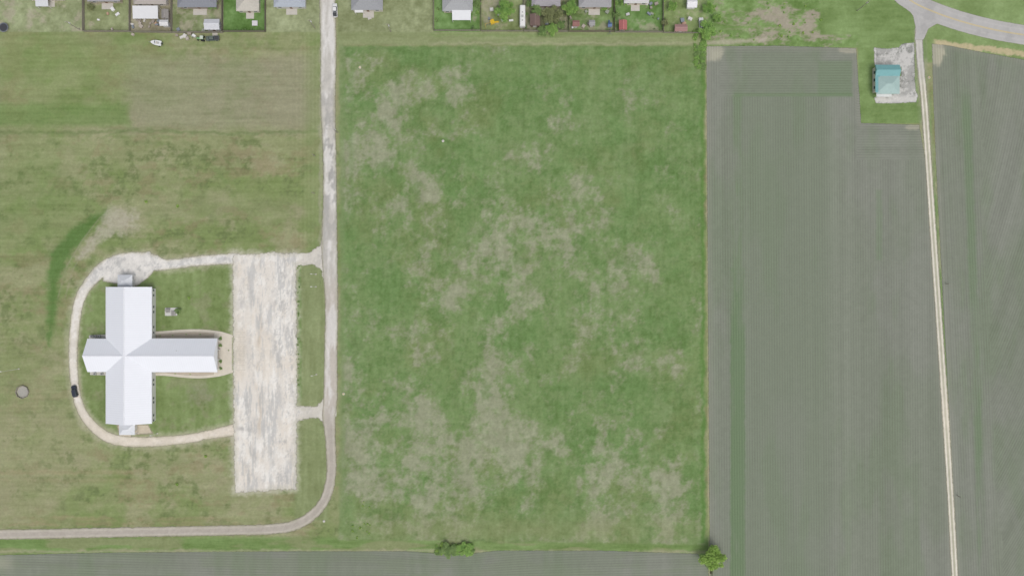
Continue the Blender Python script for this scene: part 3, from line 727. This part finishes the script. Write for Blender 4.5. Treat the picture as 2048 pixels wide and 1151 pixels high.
tree(1141,14,17,"bright","green tree between two grey roofs",0)
tree(1415,60,20,"bright","broad green tree at end of back fence",2,flat=.7)
tree(1419,14,14,"bright","green tree at edge of waste ground",3)
tree(355,622,7,"mid","small dark green tree beside concrete pad",1)
tree(424,8,12,"mid","green yard tree beside dark grey roof",0)
tree(1330,45,8,"olive","small olive tree in fenced yard",1)
tree(1250,2,10,"bright","green yard tree near pale roof",2)
tree(1062,6,10,"mid","small green tree beside lavender grey roof",3)
tree(1345,12,11,"bright","small green tree in open yard",0)
tree(1434,36,10,"bright","small bright tree at edge of waste ground",1)
tree(180,14,8,"olive","small olive tree inside fenced yard",2)
tree(1232,30,7,"mid","small green tree beside wooden fence",3)
tree(955,8,9,"mid","small green tree beside backyard fence",0)
tree(1122,50,9,"mid","small green tree beside wooden fence",1)
tree(1208,14,8,"bright","small green tree in small green yard",2)
rs=np.random.RandomState(77)
sv,sf=leafcloud([((0,0,.45),.5),((.35,.1,.35),.35),((-.3,.2,.35),.38),((.05,-.35,.3),.33)],420,.11,rs)
sv[:,2]*=.6
sh_cache={}
def shrub(px,py,r,kind="mid",label="low leafy green shrub on grass",group="scattered shrubs and weeds"):
    if kind not in sh_cache:
        m=bpy.data.meshes.new("shrub"); m.from_pydata(sv.tolist(),[],sf); m.materials.append(greens[kind]); sh_cache[kind]=m
    o=bpy.data.objects.new("shrub",sh_cache[kind]); col.objects.link(o); x,y=W(px,py,.3); o.location=(x,y,0); o.scale=(r*S/.8,)*3; o.rotation_euler[2]=random.random()*6
    o["label"]=label;o["category"]="shrub";o["group"]=group
for p in ((441,676),(441,690),(441,722),(441,736)): shrub(*p,4.5,"mid","clipped green shrub beside church entrance","shrubs at church entrance")
for p in ((320,671),(345,670),(372,668),(400,668),(350,747),(380,748),(457,700)): shrub(*p,1.8,"mid","small green shrub in mulch bed","shrubs in mulch bed")
for p in ((292,403),(355,412),(378,595),(411,912),(300,660),(354,968)): shrub(*p,4,"lime","small yellow-green sapling on the grass")
for k in range(54):
    shrub(1390+random.random()*22,62+random.random()*75,3+random.random()*4,random.choice(["mid","bright","bright"]),"leafy weeds along field corner")
for k in range(26): shrub(1430+random.random()*230,random.random()*80,1.6+random.random()*2.0,random.choice(["bright","lime"]),"scrubby weeds on bare waste ground")
for k in range(50): shrub(872+random.random()*78,1088+random.random()*20,3+random.random()*4,random.choice(["mid","bright","lime"]),"weeds along crop field edge")
for k in range(24): shrub(595+random.random()*4,530+random.random()*270,1.2+random.random()*1.6,"mid","small weeds along gravel lot edge")
for k in range(40): shrub(random.choice([868,945,1048,1137,1228,1325,1300,990,1120])+random.random()*10,random.random()*60,2+random.random()*3,random.choice(["mid","dark","bright"]),"garden shrub along backyard fence")
for k in range(10): shrub(455+random.random()*70,55+random.random()*6,2,"dark","garden shrub along backyard fence")
for k in range(16): shrub(700+random.random()*40,1000+random.random()*80,1.5+random.random()*1.6,"lime","tiny yellow-green weeds in grass")

# ------------------------------------------------------------ vehicles
def rxz(y,hw,z0,z1,n=20,e=4.5):
    o=[]
    for i in range(n):
        a=2*math.pi*i/n; c,s=math.cos(a),math.sin(a)
        o.append((hw*math.copysign(abs(c)**(2/e),c),y,(z0+z1)/2+(z1-z0)/2*math.copysign(abs(s)**(2/e),s)))
    return o
def rxy(z,cy,hx,hy,n=24,e=5):
    o=[]
    for i in range(n):
        a=2*math.pi*i/n; c,s=math.cos(a),math.sin(a)
        o.append((hx*math.copysign(abs(c)**(2/e),c),cy+hy*math.copysign(abs(s)**(2/e),s),z))
    return o
def car(px,py,rz,paint,label,kind="suv",cat="car",name="parked_car"):
    x,y=W(px,py,.8); t=thing(name,(x,y,.04),label,cat,rz)
    pm=M("car_paint",paint,.3,0,.04,spec=.5)
    Lh=2.35 if kind=="suv" else 2.75
    top=1.0
    MB().loft([rxz(-Lh,.78,.45,.85),rxz(-Lh+.12,.9,.36,.96),rxz(-Lh+.8,.95,.3,top),rxz(0,.96,.28,top),rxz(Lh-1.0,.95,.3,.98),rxz(Lh-.2,.88,.34,.86),rxz(Lh,.74,.42,.76)][::-1]).ob("body",pm,t,smooth=True)
    if kind=="suv": c0,h0,c1,h1=-.5,1.65,-.65,1.25
    else: c0,h0,c1,h1=.35,1.15,.22,.75
    g=MB().loft([rxy(.96,c0,.86,h0),rxy(1.3,(c0+c1)/2,.80,(h0+h1)/2),rxy(1.62,c1,.68,h1)]).ob("window",glass,t,smooth=True)
    MB().loft([rxy(1.61,c1,.69,h1+.02),rxy(1.68,c1,.64,h1-.06)]).ob("roof",pm,t)
    if kind=="pickup":
        b=MB().box(0,-1.75,1.004,1.6,1.75,.012).ob("bed",M("bed_liner",(70,72,74),.8),t)
        MB().box(-.86,-1.75,.96,.12,1.95,.22).box(.86,-1.75,.96,.12,1.95,.22).box(0,-2.66,.96,1.6,.1,.2).ob("bed_rail",pm,t)
    for sx in (-1,1):
        for wy in (-Lh*.6,Lh*.6):
            w=MB().tube((sx*.74,wy,.34),(sx*.97,wy,.34),.34,n=18).ob("wheel",M("tyre_rubber",(44,44,46),.9),t)
            MB().tube((sx*.97,wy,.34),(sx*.985,wy,.34),.2,n=12).ob("rim",M("metal",(150,150,150),.3,1),w)
        MB().box(sx*.58,Lh-.1,.62,.34,.16,.14).ob("headlight",M("lamp_lens",(230,230,225),.2),t)
        MB().box(sx*.68,-Lh+.05,.66,.2,.12,.2).ob("tail_light",M("red_lens",(150,30,28),.3),t)
        MB().box(sx*1.03,c0+h0*.6,.98,.16,.1,.14).ob("mirror",pm,t)
car(149,782,math.radians(12),(50,56,68),"black sport utility vehicle parked on gravel driveway","suv")
car(670,21,math.radians(2),(222,222,222),"white pickup truck parked at gravel road edge","pickup","truck","pickup_truck")
car(425,77,math.radians(92),(96,106,98),"dark green old pickup truck behind fence","pickup","truck","pickup_truck")
car(1403,47,math.radians(5),(222,222,222),"white sport utility vehicle parked near trees","suv")
x,y=W(402,77,1); t=thing("tractor",(x,y),"faded green farm tractor parked behind fence","tractor",math.radians(88))
gp=M("tractor_green",(120,160,110),.5)
MB().loft([rxz(-.9,.4,.6,1.2),rxz(0,.38,.6,1.3),rxz(1.7,.32,.6,1.25),rxz(1.9,.25,.65,1.1)][::-1]).ob("body",gp,t)
MB().box(0,-.7,2.2,1.3,1.3,.08).ob("canopy",M("canopy_pale",(190,200,186),.5),t)
for sx in (-1,1):
    for sy in (-1.25,-.15): MB().box(sx*.58,sy,1,.06,.06,1.2).ob("post",gp,t)
    MB().tube((sx*.55,-.7,.75),(sx*.95,-.7,.75),.75,n=20).ob("wheel",M("tyre_rubber",(44,44,46),.9),t)
    MB().tube((sx*.4,1.4,.4),(sx*.65,1.4,.4),.4,n=16).ob("wheel",M("tyre_rubber",(44,44,46),.9),t)
MB().box(0,-.75,1.2,.5,.5,.12).ob("seat",M("seat_black",(70,72,72),.5),t)
# boat
x,y=W(313,86,1); t=thing("boat",(x,y),"white motor boat on trailer parked on grass","boat",math.radians(80))
def hr(z,k,yo=0):
    pts=[(0,2.3),(.4,1.95),(.8,1.1),(1.0,.2),(1.03,-1.2),(.95,-2.1)]
    pts=pts+[(-a,b) for a,b in pts[:0:-1]]
    return [(a*k,b*(.5+.5*k)+yo,z) for a,b in pts][::-1]
wh=M("boat_gelcoat",(226,228,228),.35,0,.03)
MB().loft([hr(.45,.25),hr(.65,.7),hr(1.1,.97),hr(1.3,1.0)]).ob("hull",wh,t)
MB().loft([hr(1.302,.98),hr(1.34,.96)]).ob("deck",M("deck",(220,222,222),.5),t)
MB().loft([rxy(1.345,-.6,.5,.8),rxy(1.36,-.6,.5,.8)]).ob("cockpit",M("cockpit_floor",(180,182,180),.7),t)
MB().box(0,.5,1.34,1.2,.06,.35).ob("windshield",glass,t)
for sx in (-.25,.25): MB().box(sx,-.3,1.36,.38,.38,.3).ob("seat",M("seat_vinyl",(206,200,190),.5),t)
MB().box(0,-2.25,.7,.35,.4,.9).ob("outboard_motor",M("motor_black",(60,62,66),.4),t)
MB().box(-.6,-.3,.38,.1,4.2,.1).box(.6,-.3,.38,.1,4.2,.1).box(0,2.6,.38,.1,1.8,.1).box(0,-1,.3,1.9,.08,.08).ob("trailer",M("galvanised",(150,150,150),.5),t)
for sx in (-1,1): MB().tube((sx*.9,-1,.3),(sx*1.08,-1,.3),.3,n=14).ob("wheel",M("tyre_rubber",(44,44,46),.9),t)
# travel trailer
x,y=W(1045,31,2.6); t=thing("travel_trailer",(x,y),"long white travel trailer parked beside wooden fence","trailer")
MB().loft([rxz(-4.2,1.05,.6,2.6),rxz(-4.05,1.15,.55,2.75),rxz(3.9,1.15,.55,2.75),rxz(4.2,1.0,.7,2.4)][::-1]).ob("body",M("trailer_white",(220,220,218),.5,0,.03),t)
for yy in (-2,1.2): MB().box(0,yy,2.74,.5,.5,.14).ob("roof_vent",M("vent_grey",(170,170,168),.6),t)
MB().box(0,-.4,2.74,.8,1.0,.25).ob("air_conditioner",M("ac_metal",(176,178,176),.5),t)
for sx in (-1,1):
    for yy in (-.5,.4): MB().tube((sx*.95,yy,.35),(sx*1.17,yy,.35),.35,n=14).ob("wheel",M("tyre_rubber",(44,44,46),.9),t)
    for yy in (-2.6,1.9): MB().box(sx*1.155,yy,1.5,.03,1,.6).ob("window",glass,t)
MB().box(0,4.7,.45,.12,1.2,.1).ob("hitch",M("galvanised",(150,150,150),.5),t)
# playsets
def playset(px,py,c,c2,label,rz=0):
    x,y=W(px,py,1); t=thing("playset",(x,y),label,"playset",rz)
    m1=M("plastic",c,.4); m2=M("wood_frame",c2,.8)
    mb=MB()
    for sx in (-.6,.6):
        for sy in (-.6,.6): mb.box(sx,sy,0,.1,.1,2.2)
    mb.box(0,0,1.1,1.4,1.4,.08); mb.ob("tower",m2,t)
    MB().add([(-.8,-.8,2.2),(.8,-.8,2.2),(.8,.8,2.2),(-.8,.8,2.2),(0,-.8,2.8),(0,.8,2.8)],[(0,1,4),(2,3,5),(0,4,5,3),(1,2,5,4),(3,2,1,0)]).ob("canopy",m1,t)
    MB().add([(.7,-.3,1.15),(.7,.3,1.15),(2.6,.3,.2),(2.6,-.3,.2),(.7,-.3,1.05),(.7,.3,1.05),(2.6,.3,.1),(2.6,-.3,.1)],[(0,3,2,1),(4,5,6,7),(0,4,7,3),(1,2,6,5),(3,7,6,2)]).ob("slide",m1,t)
    MB().tube((-.6,0,2.1),(-3,0,2.1),.05).tube((-3,0,2.1),(-3.1,.8,0),.05).tube((-3,0,2.1),(-3.1,-.8,0),.05).ob("swing_frame",m2,t)
    for xx in (-1.4,-2.3):
        MB().tube((xx-.2,0,2.1),(xx-.2,0,.55),.015,n=4).tube((xx+.2,0,2.1),(xx+.2,0,.55),.015,n=4).box(xx,0,.5,.45,.2,.05).ob("swing",M("seat_black",(70,72,72),.5),t)
playset(985,46,(222,186,60),(200,170,80),"yellow plastic playset with slide in yard",.3)
playset(1219,52,(90,112,150),(110,116,136),"blue playset in small fenced yard",1.6)
x,y=W(7,55,.9); t=thing("trampoline",(x,y),"round black backyard trampoline on grass","trampoline")
MB().tube((0,0,.88),(0,0,.9),1.5,n=32).ob("mat",M("mat_black",(66,68,72),.8),t)
mb=MB()
for i in range(32):
    a=2*math.pi*i/32;b=2*math.pi*(i+1)/32
    mb.tube((1.85*math.cos(a),1.85*math.sin(a),.9),(1.85*math.cos(b),1.85*math.sin(b),.9),.05,n=6)
mb.ob("frame",M("galvanised",(150,150,150),.5),t)
mb=MB()
for i in range(48):
    a=2*math.pi*i/48; b=2*math.pi*(i+.8)/48
    mb.add([(1.5*math.cos(a),1.5*math.sin(a),.91),(1.82*math.cos(a),1.82*math.sin(a),.95),(1.82*math.cos(b),1.82*math.sin(b),.95),(1.5*math.cos(b),1.5*math.sin(b),.91)],[(0,1,2,3)])
mb.ob("pad",M("pad_grey",(96,104,120),.7),t)
for i in range(6):
    a=i*math.pi/3; MB().tube((1.85*math.cos(a),1.85*math.sin(a),0),(1.85*math.cos(a),1.85*math.sin(a),.88),.03).ob("leg",M("galvanised",(150,150,150),.5),t)
def yard_table(px,py,c,label,w=1.6,d=1.2,rz=0,h=.74):
    x,y=W(px,py); t=thing("garden_table",(x,y),label,"table",rz,group="backyard tables")
    mm=M("table_plastic",c,.5); MB().box(0,0,h-.05,w,d,.05).ob("table_top",mm,t)
    for sx in (-1,1):
        for sy in (-1,1): MB().box(sx*(w/2-.1),sy*(d/2-.1),0,.07,.07,h-.05).ob("leg",mm,t)
yard_table(511,48,(206,204,206),"white table on lush green lawn",2.2,2)
yard_table(1272,3,(214,214,214),"white table in yard",2,1.6)
yard_table(1255,30,(190,190,190),"pale garden table in yard",1.4,1,.3)
yard_table(740,38,(190,186,180),"grey garden table in yard",1.4,1,.3)
def crate(px,py,w,d,h,c,rz,label,name="storage_box"):
    x,y=W(px,py); t=thing(name,(x,y),label,"box",rz,group="clutter stored along the fence")
    MB().box(0,0,0,w,d,h*.8).ob("body",M("box_paint",c,.7),t); MB().box(0,0,h*.8,w+.08,d+.08,h*.2).ob("lid",M("box_lid",tuple(min(255,v+14) for v in c),.7),t)
rs2=random.Random(3)
for k in range(58):
    zone=rs2.choice([(262,345,40,60),(352,445,58,64),(352,390,66,80),(1050,1130,40,60),(1290,1400,38,62),(262,275,68,74),(975,1040,20,58),(262,345,40,60),(1140,1225,20,60),(1280,1320,8,30),(175,255,15,60)])
    cc=rs2.choice([(190,188,184),(160,152,142),(140,132,122),(206,206,206),(116,124,132),(164,134,114),(132,138,124)])
    crate(zone[0]+rs2.random()*(zone[1]-zone[0]),zone[2]+rs2.random()*(zone[3]-zone[2]),.5+rs2.random()*1.2,.5+rs2.random()*.9,.4+rs2.random()*.6,cc,rs2.random()*3,"weathered storage box among clutter by fence")

# ------------------------------------------------------------ poles
def upole(px,py,h,rz,label,arm=True):
    x,y=W(px,py); t=thing("utility_pole",(x,y),label,"utility pole",rz,group="utility poles along roads")
    wd=M("pole_wood",(150,144,134),.9)
    MB().tube((0,0,0),(0,0,h),.15,.10,10).ob("pole",wd,t)
    if arm:
        MB().box(0,.16,h-.7,2.0,.1,.12).ob("crossarm",wd,t)
        for xx in (-.9,-.4,.4,.9): MB().tube((xx,.16,h-.58),(xx,.16,h-.4),.05,.03,6).ob("insulator",white_trim,t)
        MB().tube((.32,0,h-2),(.32,0,h-1.2),.2,n=10).ob("transformer",gut,t)
for a in ((160,60,8.5,.2),(630,56,8,0),(782,64,8,0),(1714,22,9,.5),(676,266,6,1.57)):
    upole(*a,"weathered wooden utility pole with crossarm on grass")
for a in ((630,312,4,0),(629,387,4,0),(1891,567,2.5,0),(1914,990,2.5,0)):
    upole(*a,"short weathered wooden post beside unpaved road",arm=False)
def lamp(px,py,h,rz,label):
    x,y=W(px,py); t=thing("street_lamp",(x,y),label,"street lamp",rz,group="white lamp posts around the church")
    m=M("lamp_metal",(206,206,204),.5)
    MB().tube((0,0,0),(0,0,h),.08,.05,10).ob("pole",m,t)
    MB().tube((0,0,h-.05),(.35,0,h+.08),.04,n=6).ob("arm",m,t)
    MB().loft([rxy(h+.02,0,.36,.16),rxy(h+.16,0,.3,.12)]).ob("lamp_head",m,t,(.6,0,0))
    MB().box(0,0,0,.5,.5,.12).ob("base",M("patio_concrete",(190,186,178),.9),t)
lamp(38,737,9,math.pi,"tall white metal lamp post standing on grass")
for p in ((632,548),(632,573),(633,748)): lamp(p[0],p[1],4.5,math.pi,"white metal lamp post on grass island")
lamp(315,866,4,math.pi,"white metal lamp post beside church driveway")
def marker(px,py,c,label):
    x,y=W(px,py); t=thing("manhole_riser",(x,y),label,"manhole",group="small manhole risers in the grass")
    MB().tube((0,0,0),(0,0,.12),.55,.5,14).ob("base",M("patio_concrete",(190,186,178),.9),t); MB().tube((0,0,.12),(0,0,.5),.28,.22,12).ob("cap",M("marker_paint",c,.6),t)
marker(687,787,(220,206,140),"round pale yellow manhole riser in grass"); marker(720,135,(220,206,160),"round pale yellow manhole riser in grass")
marker(648,1041,(216,216,214),"round white concrete manhole riser at road bend"); marker(886,282,(206,206,200),"round pale concrete riser in green field"); marker(1858,155,(206,180,120),"tan manhole riser beside dirt track")
# ------------------------------------------------------------ painted lines
def strip(name,pts,w,z,m,off=0):
    vs=[];P=[Vector(W(*p)) for p in pts]
    for i,p in enumerate(P):
        d=(P[min(i+1,len(P)-1)]-P[max(i-1,0)]).normalized(); n=Vector((-d.y,d.x))
        a=p+n*(off-w/2); b=p+n*(off+w/2); vs+=[(a.x,a.y,z),(b.x,b.y,z)]
    mb=MB().add(vs,[(2*i,2*i+2,2*i+3,2*i+1) for i in range(len(P)-1)])
    o=mb.ob(name,m); o["kind"]="structure"; return o
ym=M("yellow_paint",(206,186,120),.8,0,.15,2)
strip("road_marking",asph,.16,.045,ym,.17); strip("road_marking",asph,.16,.045,ym,-.17)
mb=MB()
pm=M("faded_paint",(188,182,170),.9,0,.2,2)
for k in range(9):
    x0,y0=W(472,664+k*9.4); x1,y1=W(491,664+k*9.4); mb.add([(x0,y0-.05,.05),(x1,y0-.05,.05),(x1,y0+.05,.05),(x0,y0+.05,.05)],[(0,1,2,3)])
o=mb.ob("parking_marking",pm); o["kind"]="structure"

# ------------------------------------------------------------ light, world, camera
w=bpy.data.worlds.new("World"); scene.world=w; w.use_nodes=True; t=w.node_tree
sky=t.nodes.new("ShaderNodeTexSky"); sky.sky_type='NISHITA'; sky.sun_disc=False
sky.sun_elevation=math.radians(62); sky.sun_rotation=math.radians(150); sky.dust_density=5; sky.air_density=1.0; sky.ozone_density=.5
hs=t.nodes.new("ShaderNodeHueSaturation"); hs.inputs["Saturation"].default_value=.4
bg=t.nodes["Background"]; bg.inputs["Strength"].default_value=.135
t.links.new(sky.outputs[0],hs.inputs["Color"]); t.links.new(hs.outputs[0],bg.inputs["Color"])
sl=bpy.data.lights.new("sun",'SUN'); sl.energy=.6; sl.angle=math.radians(35); sl.color=(1,.97,.93)
so=bpy.data.objects.new("sun",sl); col.objects.link(so)
el=math.radians(62); az=math.radians(150)
dirv=Vector((math.sin(az)*math.cos(el),math.cos(az)*math.cos(el),math.sin(el)))
so.rotation_euler=dirv.to_track_quat('Z','Y').to_euler()
cd=bpy.data.cameras.new("camera"); co=bpy.data.objects.new("camera",cd); col.objects.link(co); co.location=(0,0,H); cd.lens=24; cd.sensor_width=36; cd.clip_end=12000; cd.clip_start=1
scene.camera=co
scene.view_settings.view_transform='Standard'; scene.view_settings.look='None'; scene.view_settings.exposure=0
